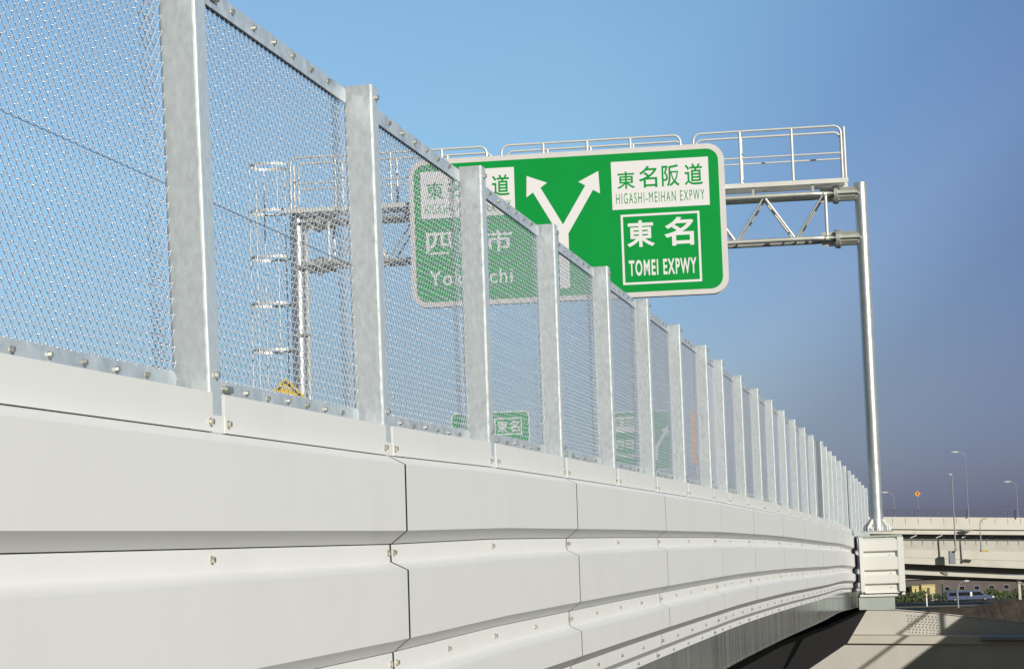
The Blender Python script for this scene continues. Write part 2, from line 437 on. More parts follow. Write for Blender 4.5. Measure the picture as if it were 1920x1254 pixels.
# the flat strips between the posts
for k in range(-2, 28):
    b = MB(); ln = (line[k+1]-line[k]).length
    loft(b, [k, k+1], [(0.0, -0.004), (0.0, 0.006), (0.1155, 0.006), (0.1155, -0.004)], W+0.011, -0.004)
    loft(b, [k, k+1], [(0.066, 0.0015), (0.066, 0.004), (0.1170, 0.004), (0.1170, 0.0015)], 0.002, ln-W-0.016)
    if k >= -1:
        bolt_at(b, k, k+1, (W+0.035)/ln, 0.088, 0.006); bolt_at(b, k, k+1, 1-0.022/ln, 0.088, 0.006)
    b.build('top_strip', [PAINT, BOLT], wall)
for ri, prof in enumerate(ROWS):
    for k in range(-2, 28, 2):
        b = MB(); keys = [k, k+1, k+2]
        jt = (0.012 if k <= 2 else 0.007) + random.uniform(0, 0.002)
        loft(b, keys, prof, 0.055+jt, jt-0.055 if k+2 < 28 else jt, endm=2)
        if ri >= 1 and k >= -2:
            ln = (line[k+1]-line[k]).length
            v = {1: 0.492, 2: 0.915, 3: 1.225, 4: 1.335}[ri]; o = {1: -0.003, 2: -0.003, 3: -0.003, 4: -0.040}[ri]
            bolt_at(b, k, k+1, 0.100/ln, v, o); bolt_at(b, k+1, k+2, 1+0.010/ln if k+2 < 28 else 1-0.045/ln, v, o)
            bolt_at(b, k, k+1, 0.995, v, o)
            if ri >= 2:
                bolt_at(b, k, k+1, 0.5, v, o); bolt_at(b, k+1, k+2, 0.5, v, o)
        b.build('cladding_panel', [PAINT, BOLT, BLACK], wall)
for ri, prof in enumerate([[(0.0, -0.004), (0.0, 0.006), (0.1155, 0.006), (0.1155, -0.004)]]+ROWS):
    b = MB(); loft(b, list(range(28, 49)), prof, 0.01, 0); b.build('cladding_panel' if ri else 'top_strip', [PAINT], wall)
bk = MB()
loft(bk, list(range(-2, 29)), [(0.02, -0.055), (1.36, -0.105), (1.36, -0.16), (0.02, -0.16)], 0, 0)
bk.build('backing_frame', [CONCD], wall)

# steel edge girder and the deck that carries the wall
gb = MB()
loft(gb, list(range(-2, 49)), [(1.366, -0.11), (1.366, -0.060), (1.715, -0.060), (1.715, -0.057), (1.735, -0.057), (1.735, -0.11)], 0, 0)
gird = gb.build('edge_girder', [GIRD]); gird.location = Wo
tag(gird, 'shiny grey steel edge girder running beneath the lowest ribs of the barrier wall', 'girder')
db = MB()
loft(db, list(range(-2, 49)), [(1.00, -0.20), (1.72, -0.20), (2.3, -2.2), (2.3, -9.0), (1.00, -9.5)], 0, 0)
deck = db.build('road', [ASPH, CONCD]); deck.location = Wo; tag(deck, kind='structure')

xb_ = MB(); loft(xb_, list(range(-2, 49)), [(2.302, -1.3), (2.302, -6.5), (3.70, -5.6), (3.70, -2.2)], 0, 0)  # girder added for the shadow wedge under the deck, shade painted near-black
xg = xb_.build('added_box_girder', [mat('shadow_black_steel', (0.010, 0.009, 0.009), 0.8)]); xg.location = Wo
tag(xg, 'added box girder under the road deck, coloured near-black like the shadow behind the shiny edge girder', 'girder')

# ------------------------------------------------------------------ sign gantry
TH = R_(8.0)
Pp = at(1645, 995, 46.9); ZB = Pp.z
gan = empty('sign_gantry', Pp, -TH, 'galvanised steel sign gantry with round posts, truss beam, railed catwalk and caged ladder', 'gantry')
def gp(s, y, Z): return (s, y, Z-ZB)
def pole(s, r, z0, z1, name='pole'):
    b = MB(); b.tube([gp(s, 0, z0), gp(s, 0, z1)], r, 32)
    b.tube([gp(s, 0, z1), gp(s, 0, z1+0.02)], r*1.06, 32)
    return b.build(name, [POLE], gan)
rp = pole(0, 0.143, ZB-0.02, 7.83); lp = pole(-12.9, 0.15, -1.0, 7.88)
def base(s, z, par):
    b = MB(); b.box(gp(s-0.33, -0.33, z), gp(s+0.33, 0.33, z+0.03))
    o = b.build('base_plate', [POLE], par)
    for k in range(8):
        a = k*math.pi/4; c, n = math.cos(a), math.sin(a)
        bb = MB()
        p = [(0.14, 0.0), (0.30, 0.0), (0.30, 0.08), (0.16, 0.25), (0.14, 0.25)]
        vs = []
        for w in (-0.012, 0.012):
            for rr, h in p: vs.append((s+rr*c-w*n, rr*n+w*c, z+0.03+h-ZB))
        n5 = len(p)
        bb.add(vs, [tuple(range(n5)), tuple(range(n5, 2*n5))]+[(i, (i+1) % n5, n5+(i+1) % n5, n5+i) for i in range(n5)])
        bb.build('rib', [WHITEP], par)
    for k in range(8):
        a = k*math.pi/4+math.pi/8; bb = MB()
        bb.tube([(s+0.27*math.cos(a), 0.27*math.sin(a), z+0.03-ZB), (s+0.27*math.cos(a), 0.27*math.sin(a), z+0.12-ZB)], 0.022, 8)
        bb.build('anchor_bolt', [GALV], par)
base(0, ZB-0.02, rp)
YF, YR = -0.28, 0.30
SL, SR = -12.2, -0.92
for Z in (7.62, 6.62):
    for y in (YF, YR):
        b = MB()
        b.tube([gp(-12.42, y*0.30, Z), gp(-12.05, y*0.9, Z), gp(-11.9, y, Z), gp(-1.1, y, Z), gp(-0.92, y*0.85, Z), gp(-0.60, y*0.30, Z)], 0.055, 12)
        b.build('truss_chord', [TRUSS], gan)
    for s0, sg in ((0, -1), (-12.9, 1)):
        b = MB()
        b.tube([gp(s0+sg*0.12, 0, Z), gp(s0+sg*0.50, 0, Z)], 0.165, 8, smooth=False, twist=R_(22.5))
        b.tube([gp(s0+sg*0.50, 0, Z), gp(s0+sg*0.54, 0, Z)], 0.215, 20)
        b.tube([gp(s0+sg*0.545, 0, Z), gp(s0+sg*0.585, 0, Z)], 0.215, 20)
        for k in range(8):
            a = k*math.pi/4
            b.tube([gp(s0+sg*0.47, 0.19*math.cos(a), Z+0.19*math.sin(a)), gp(s0+sg*0.62, 0.19*math.cos(a), Z+0.19*math.sin(a))], 0.016, 6)
        b.box(gp(min(s0+sg*0.05, s0+sg*0.75), -0.22, Z-0.012), gp(max(s0+sg*0.05, s0+sg*0.75), -0.10, Z+0.012))
        b.box(gp(min(s0+sg*0.60, s0+sg*0.9), -0.012, Z-0.16), gp(max(s0+sg*0.60, s0+sg*0.9), 0.012, Z+0.16))
        b.build('pole_bracket', [TRUSS], gan)
s = -0.82; down = True; nodes = [s]
while s > -12.0: s -= 0.66; nodes.append(s)
for y in (YF, YR):
    for i in range(len(nodes)-1):
        a, c = nodes[i], nodes[i+1]
        z0, z1 = (7.57, 6.67) if i % 2 == 0 else (6.67, 7.57)
        b = MB(); r = 0.022 if i % 2 == 0 else 0.030
        b.tube([gp(a-0.03, y, z0), gp(c+0.03, y, z1)], r, 8)
        b.build('truss_diagonal', [WHITEP if i % 2 else TRUSS], gan)
for s in (-0.78, -12.1):
    for y in (YF, YR):
        b = MB(); b.tube([gp(s, y, 6.67), gp(s, y, 7.57)], 0.033, 8); b.build('truss_vertical', [WHITEP], gan)
cb = MB()
for Z in (7.62, 6.62):
    for q in range(0, len(nodes), 1):
        cb.tube([gp(nodes[q], YF, Z), gp(nodes[q], YR, Z)], 0.025, 6)
cb.build('cross_braces', [TRUSS], gan)
dk = MB(); dk.box(gp(-13.1, -0.36, 7.83), gp(-0.26, -0.32, 7.93)); dk.box(gp(-13.1, 0.42, 7.83), gp(-0.26, 0.46, 7.93))
x = -13.05
while x < -0.3:
    dk.box(gp(x, -0.32, 7.895), gp(x+0.012, 0.42, 7.92)); x += 0.06
for y in (-0.2, -0.05, 0.1, 0.25): dk.box(gp(-13.05, y, 7.870), gp(-0.28, y+0.012, 7.893))
wk = dk.build('catwalk_deck', [WHITEP], gan)
x = -1.05
while x > -12.8:
    b = MB(); b.box(gp(x-0.03, -0.31, 7.665), gp(x+0.03, -0.25, 7.83)); b.box(gp(x-0.03, 0.27, 7.665), gp(x+0.03, 0.33, 7.83))
    b.box(gp(x-0.035, -0.30, 7.79), gp(x+0.035, 0.40, 7.829)); b.build('catwalk_bracket', [TRUSS], gan); x -= 1.32
def corner_path(s0, s1, y, z0, z1, r):
    pts = [gp(s0, y, z0)]
    for k in range(7):
        a = R_(180-15*k); pts.append(gp(s0+r+r*math.cos(a), y, z1-r+r*math.sin(a)))
    for k in range(7):
        a = R_(90-15*k); pts.append(gp(s1-r+r*math.cos(a), y, z1-r+r*math.sin(a)))
    pts.append(gp(s1, y, z0)); return pts
for s0, s1, ps in ((-3.66, -0.38, (-2.62, -1.47)), (-8.02, -3.95, (-7.06, -6.06, -5.08)), (-12.95, -8.36, (-11.9, -10.6, -9.4))):
    for y in (-0.34, 0.44):
        b = MB(); b.tube(corner_path(s0, s1, y, 7.93, 9.11, 0.16), 0.026, 8)
        b.tube([gp(s0, y, 8.50), gp(s1, y, 8.50)], 0.020, 8)
        for p in ps: b.tube([gp(p, y, 7.93), gp(p, y, 9.10)], 0.030, 8)
        b.build('catwalk_railing', [WHITEP], gan)
b = MB()
for y in (-0.34, 0.44): b.tube([gp(-0.31, y, 7.93), gp(-0.31, y, 9.08)], 0.026, 8)
for Z in (8.5, 9.07): b.tube([gp(-0.31, -0.34, Z), gp(-0.31, 0.44, Z)], 0.022, 8)
b.build('end_gate', [WHITEP], gan)
lad = MB()
for s in (-13.2, -13.62+0.0):
    pass
for y in (0.12, 0.52): lad.tube([gp(-13.08, y, -0.9), gp(-13.08, y, 9.1)], 0.025, 6)
zz = -0.7
while zz < 8.9: lad.tube([gp(-13.08, 0.12, zz), gp(-13.08, 0.52, zz)], 0.012, 6); zz += 0.3
lo = lad.build('ladder', [WHITEP], gan)
for q in range(6):
    Z = 9.07-1.085*q
    if Z < 1.4: break
    b = MB(); n = 20; ring = []
    for k in range(n+1):
        a = R_(-150+300*k/n)
        ring.append((-13.60-0.50*math.cos(a), 0.32+0.42*math.sin(a)))
    for h in (0,):
        vs = []; fs = []
        for (xx, yy) in ring:
            vs.append(gp(xx, yy, Z-0.03)); vs.append(gp(xx, yy, Z+0.03))
        for (xx, yy) in ring:
            cx, cy = -13.6, 0.32
            vs.append(gp(cx+(xx-cx)*0.975, cy+(yy-cy)*0.975, Z-0.03)); vs.append(gp(cx+(xx-cx)*0.975, cy+(yy-cy)*0.975, Z+0.03))
        o_ = 2*(n+1)
        for k in range(n):
            fs += [(2*k, 2*k+2, 2*k+3, 2*k+1), (o_+2*k, o_+2*k+1, o_+2*k+3, o_+2*k+2),
                   (2*k, o_+2*k, o_+2*k+2, 2*k+2), (2*k+1, 2*k+3, o_+2*k+3, o_+2*k+1)]
        b.add(vs, fs)
    b.build('cage_hoop', [WHITEP], lo)
for k in range(5):
    a = R_(-120+60*k); xx, yy = -13.60-0.505*math.cos(a), 0.32+0.425*math.sin(a)
    b = MB(); b.tube([gp(xx, yy, 1.8), gp(xx, yy, 9.07)], 0.014, 5); b.build('cage_strap', [WHITEP], lo)
b = MB(); b.tube([gp(-12.68, -0.08, -1.0), gp(-12.68, -0.08, 7.35), gp(-12.5, -0.1, 7.5)], 0.05, 10); b.build('cable_pipe', [WHITEP], gan)
for zc in (3.4, 5.0, 6.55):
    b = MB(); b.box(gp(-13.0, -0.20, zc), gp(-12.62, -0.13, zc+0.05)); b.build('pipe_clamp', [TRUSS], gan)

# ------------------------------------------------------------------ direction sign
nvec = Vector((-math.sin(TH), -math.cos(TH), 0))
sgn = empty('direction_sign', Pp + nvec*0.5, -TH, 'big green direction sign with a forked white arrow hanging on the gantry', 'road sign')
def rrect(x0, z0, x1, z1, r, n=8): return rounded(x0, z0, x1, z1, r, n)
def sg_poly(name, poly, y0, y1, m, par):
    b = MB(); b.prism([(x, z-ZB) for x, z in poly], 'y', y0, y1); return b.build(name, m, par)
back = sg_poly('sign_panel', rrect(-10.15, 5.475, -3.0, 8.855, 0.36), 0.0, 0.10, [SFRAME], sgn)
b = MB(); b.prism([(x, z-ZB) for x, z in rrect(-10.16, 5.465, -2.99, 8.865, 0.37)], 'y', 0.10, 0.115); b.build('sign_frame', [SEDGE], sgn)
sg_poly('green_field', rrect(-10.035, 5.59, -3.115, 8.74, 0.27), -0.004, -0.0005, [SGREEN], sgn)
def add_text(txt, x0, x1, z0, z1, m, par, y=-0.0125, off=0.0, name='lettering', keep=False, zb=ZB, space=1.0):
    cu = bpy.data.curves.new(name, 'FONT'); cu.body = txt; cu.offset = off; cu.space_character = space; cu.resolution_u = 4
    t = bpy.data.objects.new(name, cu); COL.objects.link(t)
    dg = bpy.context.evaluated_depsgraph_get(); me = bpy.data.meshes.new_from_object(t.evaluated_get(dg))
    bpy.data.objects.remove(t); bpy.data.curves.remove(cu)
    xs = [v.co.x for v in me.vertices]; ys = [v.co.y for v in me.vertices]
    ax, bx, ay, by = min(xs), max(xs), min(ys), max(ys)
    vs = []
    for v in me.vertices:
        vs.append((x0+(v.co.x-ax)/(bx-ax)*(x1-x0), z0+(v.co.y-ay)/(by-ay)*(z1-z0)-zb))
    fs = [tuple(p.vertices) for p in me.polygons]; bpy.data.meshes.remove(me)
    b = MB(); b.add([(x, y, z) for x, z in vs], fs)
    o = b.build(name, m, par, fix=False)
    for p in o.data.polygons:
        pass
    return o
def kanji_row(xoff, par, m):
    for ch, x0, x1, z1 in (('東', -5.39, -4.99, 8.32), ('名', -4.90, -4.49, 8.42), ('阪', -4.385, -3.99, 8.42), ('道', -3.875, -3.47, 8.42)):
        add_text(ch, x0+xoff, x1+xoff, 7.93, z1, m, par, off=0.012)
    add_text('HIGASHI-MEIHAN EXPWY', -5.43+xoff, -3.45+xoff, 7.59, 7.83, m, par, off=-0.004, space=1.28)
SGT = SGREEN
for xo, tl in ((0, (-5.52, 7.465, -3.34, 8.555)), (-4.365, (-9.885, 7.495, -7.725, 8.575))):
    pl = sg_poly('white_plate', [(tl[0], tl[1]), (tl[2], tl[1]), (tl[2], tl[3]), (tl[0], tl[3])], -0.010, -0.0045, [SWHITE], sgn)
    kanji_row(xo, pl, [SGT])
x0, z0, x1, z1, w = -5.345, 5.76, -3.58, 7.345, 0.05
bm_ = MB()
for (a, b2, c, d) in ((x0, z0, x1, z0+w), (x0, z1-w, x1, z1), (x0, z0+w, x0+w, z1-w), (x1-w, z0+w, x1, z1-w)):
    bm_.box((a, -0.009, b2-ZB), (c, -0.0045, d-ZB))
fr = bm_.build('white_outline_box', [SWHITE], sgn)
add_text('東', -5.22, -4.60, 6.60, 7.20, [SWHITE], fr, y=-0.0075, off=0.022)
add_text('名', -4.38, -3.72, 6.59, 7.235, [SWHITE], fr, y=-0.0075, off=0.022)
add_text('TOMEI EXPWY', -5.20, -3.69, 5.95, 6.31, [SWHITE], fr, y=-0.0075, off=0.028, space=1.2)
for ch, a, c in (('四', -9.79, -9.20), ('日', -9.02, -8.56), ('市', -8.42, -7.82)):
    add_text(ch, a, c, 6.67, 7.17, [SWHITE], sgn, y=-0.0075, off=0.015, name='town_name')
add_text('Yokkaichi', -9.74, -7.83, 5.95, 6.29, [SWHITE], sgn, y=-0.0075, off=0.012, name='town_name', space=1.12)
arrow = [(-6.765,5.76),(-6.535,5.76),(-6.535,6.99),(-5.945,7.95),(-5.79,7.86),(-5.81,8.37),(-6.27,8.15),(-6.115,8.06),(-6.65,7.2),
         (-7.133,8.064),(-6.98,8.17),(-7.44,8.35),(-7.46,7.86),(-7.307,7.966),(-6.765,7.0)]
sg_poly('forked_arrow', arrow, -0.0085, -0.0045, [SWHITE], sgn)
for s in (-9.3, -7.4, -5.6, -3.8):
    b = MB(); b.box((s-0.04, 0.115, 5.7-ZB), (s+0.04, 0.165, 8.6-ZB)); b.build('mounting_bar', [TRUSS], sgn)

# ------------------------------------------------------------------ clad pedestal under the right-hand gantry post
def gs(x, y, off):                               # pixel -> gantry coordinates on the plane 'off' in front of the post
    d = cF + cR*(x-960)/FPX - cU*(y-627)/FPX; o = np.array(Pp + nvec*off); n = np.array(nvec)
    P = d*((o@n)/(d@n)); u = np.array((math.cos(TH), -math.sin(TH), 0)); return float((P-np.array(Pp))@u), float(P[2])
OFF = 0.62
bl, btop = gs(1610, 1005, OFF); br, bbot = gs(1697, 1116, OFF)
ped = empty('post_pedestal', Pp + Vector((0, 0, -1.6)), -TH, 'white ribbed metal box jutting from the wall under the round gantry post', 'pedestal')
pz = Pp.z-1.6
def pbox(b, x0, x1, y0, y1, z0, z1, m=0): b.box((x0, y0, z0-pz), (x1, y1, z1-pz), m)
FT = -OFF
b = MB(); pbox(b, bl-0.02, br+0.0, FT+0.01, 0.9, btop-0.03, btop+0.012); b.build('top_plate', [GIRD2], ped)
for a, c in ((bl, bl+0.085), (br-0.11, br+0.02)):
    b = MB(); pbox(b, a, c, FT-0.012, FT+0.10, bbot+0.10, btop-0.035); b.build('corner_trim', [PAINTW], ped)
b = MB(); pbox(b, br-0.06, br+0.014, FT+0.10, 0.9, bbot+0.02, btop-0.035); b.build('side_panel', [PAINTW], ped)
b = MB(); pbox(b, bl+0.01, bl+0.06, FT+0.10, 0.9, bbot+0.02, btop-0.035); b.build('side_panel', [PAINTW], ped)
hh = btop-0.035
def zrow(v): return btop - v
rows = [(0.035, 0.060, 0.36), (0.36, 0.44, 0.765), (0.765, 0.84, 1.06), (1.06, 1.10, 1.185)]
for i, (v0, v1, v2) in enumerate(rows):
    b = MB()
    prof = [(FT+0.08, zrow(v0+0.006)), (FT+0.055, zrow(v0+0.006)), (FT+0.05, zrow(v1)), (FT-0.004, zrow(v1+0.03)), (FT-0.004, zrow(v2-0.035)), (FT+0.06, zrow(v2-0.004)), (FT+0.08, zrow(v2-0.004))]
    if i == 3: prof = [(FT+0.08, zrow(v0+0.006)), (FT+0.055, zrow(v0+0.006)), (FT+0.05, zrow(1.17)), (FT+0.02, zrow(1.235)), (FT+0.08, zrow(1.235))]
    x_0, x_1 = bl+0.085, br-0.11
    n = len(prof)
    vs = [(x_0, y, z-pz) for y, z in prof]+[(x_1, y, z-pz) for y, z in prof]
    b.add(vs, [tuple(range(n)), tuple(range(n, 2*n))]+[(j, (j+1) % n, n+(j+1) % n, n+j) for j in range(n)])
    xb = x_1-0.17
    b.tube([(xb, FT+0.052, zrow(v0+0.055)-pz), (xb, FT+0.035, zrow(v0+0.055)-pz)], 0.012, 6, 1)
    b.build('cladding_panel', [PAINTW, BOLT], ped)
b = MB(); pbox(b, bl-0.03, br-0.16, FT-0.03, 0.9, bbot-0.002, bbot+0.045); b.build('bottom_lip', [PAINTW], ped)
gl, gbot = gs(1600, 1143, OFF)
b = MB(); pbox(b, bl-0.06, br-0.22, FT+0.01, 0.9, gbot, bbot-0.002); b.build('base_girder', [GIRD2], ped)
b = MB(); pbox(b, bl+0.10, br-0.12, FT+0.10, 0.85, bbot+0.01, btop-0.036); b.build('core', [CONCD], ped)

# ------------------------------------------------------------------ small signs behind the netting
def far_sign_frame(px, py, z, name, label, cat, group=None):
    P = at(px, py, z); return empty(name, P, -TH, label, cat, group), z/FPX
# warning diamond with a black rim
ys, k = far_sign_frame(536, 754, 44.0, 'warning_sign', 'yellow diamond warning sign behind the netting, only its tip above the bottom rail', 'road sign')
b = MB(); hw = 0.52
b.prism([(0, -hw), (hw, 0), (0, hw), (-hw, 0)], 'y', 0, 0.02); b.build('sign_plate', [YELL], ys)
b = MB()
for a in range(4):
    c0 = [(0, -1), (1, 0), (0, 1), (-1, 0)]; p, q = c0[a], c0[(a+1) % 4]; i0, i1 = 0.40, 0.45
    b.add([(p[0]*i1, -0.003, p[1]*i1), (q[0]*i1, -0.003, q[1]*i1), (q[0]*i0, -0.003, q[1]*i0), (p[0]*i0, -0.003, p[1]*i0)], [(0, 1, 2, 3)])
b.build('black_rim', [BLACK], ys)
b = MB(); b.tube([(0, 0.06, -2.2), (0, 0.06, 0.3)], 0.04, 10); b.build('sign_post', [POLE], ys)

s2, k = far_sign_frame(920, 812, 95.0, 'direction_sign', 'small green direction sign just above the barrier, seen through netting below the big sign', 'road sign')
sw, sh = 148/2*k, 0.95
b = MB(); b.prism(rrect(-sw, -sh, sw, sh, 0.22, 5), 'y', 0, 0.08); b.build('sign_panel', [SWHITE], s2)
b = MB(); b.prism(rrect(-sw+0.05, -sh+0.05, sw-0.05, sh-0.05, 0.18, 5), 'y', -0.006, -0.001); b.build('green_field', [SGREEN], s2)
b = MB(); e0, e1, f0, f1, w = 0.18, 1.42, -0.10, 0.66, 0.06
for (a, b2, c, d) in ((e0, f0, e1, f0+w), (e0, f1-w, e1, f1), (e0, f0+w, e0+w, f1-w), (e1-w, f0+w, e1, f1-w)): b.box((a, -0.012, b2), (c, -0.0065, d))
fr2 = b.build('white_outline_box', [SWHITE], s2)
add_text('東', 0.30, 0.76, 0.02, 0.54, [SWHITE], fr2, y=-0.010, off=0.02, zb=0)
add_text('名', 0.84, 1.30, 0.02, 0.54, [SWHITE], fr2, y=-0.010, off=0.02, zb=0)
for xx in (-1.2, 1.2):
    b = MB(); b.tube([(xx, 0.16, -3.5), (xx, 0.16, 0.6)], 0.07, 10); b.build('sign_post', [POLE], s2)

s3, k = far_sign_frame(1203, 826, 80.0, 'direction_sign', 'green direction sign with white plate and arrow, seen through netting right of the big sign', 'road sign')
sw, sh = 122/2*k, 56*k
b = MB(); b.prism(rrect(-sw, -sh, sw, sh, 0.18, 5), 'y', 0, 0.08); b.build('sign_panel', [SWHITE], s3)
b = MB(); b.prism(rrect(-sw+0.05, -sh+0.05, sw-0.05, sh-0.05, 0.14, 5), 'y', -0.006, -0.001); b.build('green_field', [SGREEN], s3)
b = MB(); b.box((-1.02, -0.012, 0.33), (0.12, -0.0065, 0.93)); pl = b.build('white_plate', [SWHITE], s3)
for i, ch in enumerate('東名阪道'): add_text(ch, -0.98+i*0.275, -0.74+i*0.275, 0.55, 0.85, [SGREEN], pl, y=-0.014, off=0.02, zb=0)
for i, ch in enumerate('四日市'): add_text(ch, -0.95+i*0.36, -0.66+i*0.36, -0.28, 0.05, [SWHITE], s3, y=-0.010, off=0.02, zb=0, name='town_name')
add_text('Yokkaichi', -0.95, 0.05, -0.62, -0.42, [SWHITE], s3, y=-0.010, off=0.012, zb=0, name='town_name')
b = MB()
b.prism([(0.48, -0.75), (0.60, -0.75), (0.60, -0.30), (0.93, 0.22), (1.02, 0.16), (1.03, 0.52), (0.74, 0.36), (0.83, 0.29), (0.48, -0.25)], 'y', -0.011, -0.0065)
b.build('arrow', [SWHITE], s3)
for xx in (-0.7, 0.7):
    b = MB(); b.tube([(xx, 0.16, -4), (xx, 0.16, 0.8)], 0.06, 10); b.build('sign_post', [POLE], s3)

ob, k = far_sign_frame(1322, 818, 85.0, 'notice_board', 'plain orange board behind the netting right of the green signs', 'board')
b = MB(); b.prism(rrect(-0.55, -1.05, 0.55, 1.08, 0.06, 3), 'y', 0, 0.05); b.build('board_panel', [ORAN], ob)
b = MB(); b.box((-0.55, 0.05, -0.03), (0.55, 0.09, 0.03)); b.box((-0.55, 0.05, 0.8), (0.55, 0.09, 0.86)); b.build('board_brace', [TRUSS], ob)
for xx in (-0.4, 0.4):
    b = MB(); b.tube([(xx, 0.13, -4), (xx, 0.13, 0.9)], 0.04, 8); b.build('board_post', [POLE], ob)

# ------------------------------------------------------------------ ground and far crossings
GZ = -13.0
b = MB(); b.add([(-4000, -300, GZ), (4000, -300, GZ), (4000, 9000, GZ), (-4000, 9000, GZ)], [(0, 1, 2, 3)])
tag(b.build('ground', [GRND], fix=False), kind='structure')
def gpoint(px, py, z=None):                      # pixel -> ground
    d = cF + cR*(px-960)/FPX - cU*(py-627)/FPX; return Vector(d*(GZ/d[2]))
b = MB(); b.add([(-400, 394, GZ+0.02), (500, 394, GZ+0.02), (500, 410, GZ+0.02), (-400, 410, GZ+0.02)], [(0, 1, 2, 3)])
tag(b.build('street', [ASPH], fix=False), kind='structure')

def band(mb, xa, xb, za, zb_, ya, yb, depth, m=0, ya2=None, yb2=None):
    """solid strip seen between pixel rows: (ya,yb) at its left end xa, (ya2,yb2) at its right end xb"""
    ya2 = ya if ya2 is None else ya2; yb2 = yb if yb2 is None else yb2
    f = [at(xa, yb, za), at(xb, yb2, zb_), at(xb, ya2, zb_), at(xa, ya, za)]
    # keep faces upright: the top edge stands straight above the bottom edge
    for i, j in ((3, 0), (2, 1)): f[i] = Vector((f[j].x, f[j].y, f[i].z))
    o = Vector((0, depth, 0))
    mb.hexa([f[0], f[1], f[1]+o, f[0]+o, f[3], f[2], f[2]+o, f[3]+o], m)
def ext(x, xa, ya, xb, yb): return ya+(yb-ya)*(x-xa)/(xb-xa)
XA, XB = 1500, 2300
def E2(ya, yb): return ext(XA, 1660, ya, 1920, yb), ext(XB, 1660, ya, 1920, yb)
# upper overpass
up = empty('overpass_bridge', at(1790, 1000, 380), 0, 'upper pale concrete overpass in the distance with a thin dark railing', 'bridge')
def rel(o, par): o.location = -par.location; return o
ZA, ZBb = 375, 363
def bandobj(name, m, par, ya, yb, depth, dz=0.0, x0=XA, x1=XB, split=False):
    (a0, a1), (b0, b1) = E2(*ya), E2(*yb)
    if x0 != XA or x1 != XB:
        a0, a1 = ext(x0, 1660, ya[0], 1920, ya[1]), ext(x1, 1660, ya[0], 1920, ya[1])
        b0, b1 = ext(x0, 1660, yb[0], 1920, yb[1]), ext(x1, 1660, yb[0], 1920, yb[1])
    t0, t1 = (x0-XA)/(XB-XA), (x1-XA)/(XB-XA)
    b = MB(); band(b, x0, x1, ZA+(ZBb-ZA)*t0+dz, ZA+(ZBb-ZA)*t1+dz, a0, b0, depth, 0, a1, b1)
    return rel(b.build(name, m, par, ), par)
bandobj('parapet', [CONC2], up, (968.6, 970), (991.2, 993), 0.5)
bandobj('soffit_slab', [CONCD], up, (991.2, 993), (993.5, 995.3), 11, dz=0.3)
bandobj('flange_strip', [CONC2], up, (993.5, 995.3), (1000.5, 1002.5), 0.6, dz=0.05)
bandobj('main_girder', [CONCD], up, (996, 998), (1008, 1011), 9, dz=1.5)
rb = MB()
for i in range(46):
    x = 1640+i*12.5; (p, q) = (ext(x, 1660, 968.6, 1920, 970), ext(x, 1660, 955.5, 1920, 956.5))
    zz = ZA+(ZBb-ZA)*(x-XA)/(XB-XA)+0.25
    rb.tube([at(x, p, zz), at(x, q, zz)], 0.07, 5)
for dy in (0, 4.5, 9):
    p0, p1 = at(1500, ext(1500, 1660, 955.5, 1920, 956.5)+dy, ZA+0.25), at(2300, ext(2300, 1660, 955.5, 1920, 956.5)+dy, ZBb+0.25)
    rb.tube([p0, p1], 0.06 if dy else 0.09, 5)
rel(rb.build('railing', [FARST], up), up)
jb = MB()
for i in range(18):
    x = 1650+i*24.0; zz = ZA+(ZBb-ZA)*(x-XA)/(XB-XA)-0.03
    jb.add([at(x, ext(x, 1660, 970, 1920, 971.5), zz), at(x+0.7, ext(x, 1660, 970, 1920, 971.5), zz), at(x+0.7, ext(x, 1660, 990, 1920, 992), zz), at(x, ext(x, 1660, 990, 1920, 992), zz)], [(0, 1, 2, 3)])
rel(jb.build('panel_joints', [CONCB], up, fix=False), up)
b = MB()
pp = [at(1803+q*22/10, 992.2, 369.4) + Vector((0, 0, -0.42*math.sin(math.pi*q/10))) for q in range(11)]
b.add(pp+[p+Vector((0, 0.6, 0)) for p in pp], [tuple(range(11)), tuple(range(11, 22))]+[(q, q+1, 12+q, 11+q) for q in range(10)])
rel(b.build('drain_bracket', [CONCD], up), up)
for i in range(9):
    x = 1665+i*48; b = MB()
    b.tube([at(x+6, 1003, 371), at(x-6, 1008, 371)], 0.10, 5); rel(b.build('girder_brace', [CONCB], up), up)
# middle overpass
ZA, ZBb = 362, 346
mid = empty('overpass_bridge', at(1790, 1040, 355), 0, 'middle overpass with a beige barrier above a plain pale fascia, below the railed one', 'bridge')
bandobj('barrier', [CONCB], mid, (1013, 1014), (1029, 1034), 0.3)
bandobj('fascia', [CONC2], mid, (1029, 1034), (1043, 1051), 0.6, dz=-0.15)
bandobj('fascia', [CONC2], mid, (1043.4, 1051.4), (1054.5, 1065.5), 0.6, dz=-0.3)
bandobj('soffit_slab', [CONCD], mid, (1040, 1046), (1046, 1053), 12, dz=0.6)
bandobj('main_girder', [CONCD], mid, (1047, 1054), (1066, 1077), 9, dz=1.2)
b = MB()
for i in range(22):
    x = 1650+i*20; zz = ZA+(ZBb-ZA)*(x-XA)/(XB-XA)-0.06
    b.tube([at(x, ext(x, 1660, 1008, 1920, 1010), zz), at(x, ext(x, 1660, 1029, 1920, 1034), zz)], 0.05, 5)
for dy in (0.0,):
    b.tube([at(1500, ext(1500, 1660, 1010, 1920, 1012), ZA), at(2300, ext(2300, 1660, 1010, 1920, 1012), ZBb)], 0.05, 5)
rel(b.build('barrier_posts', [LAMPM], mid), mid)
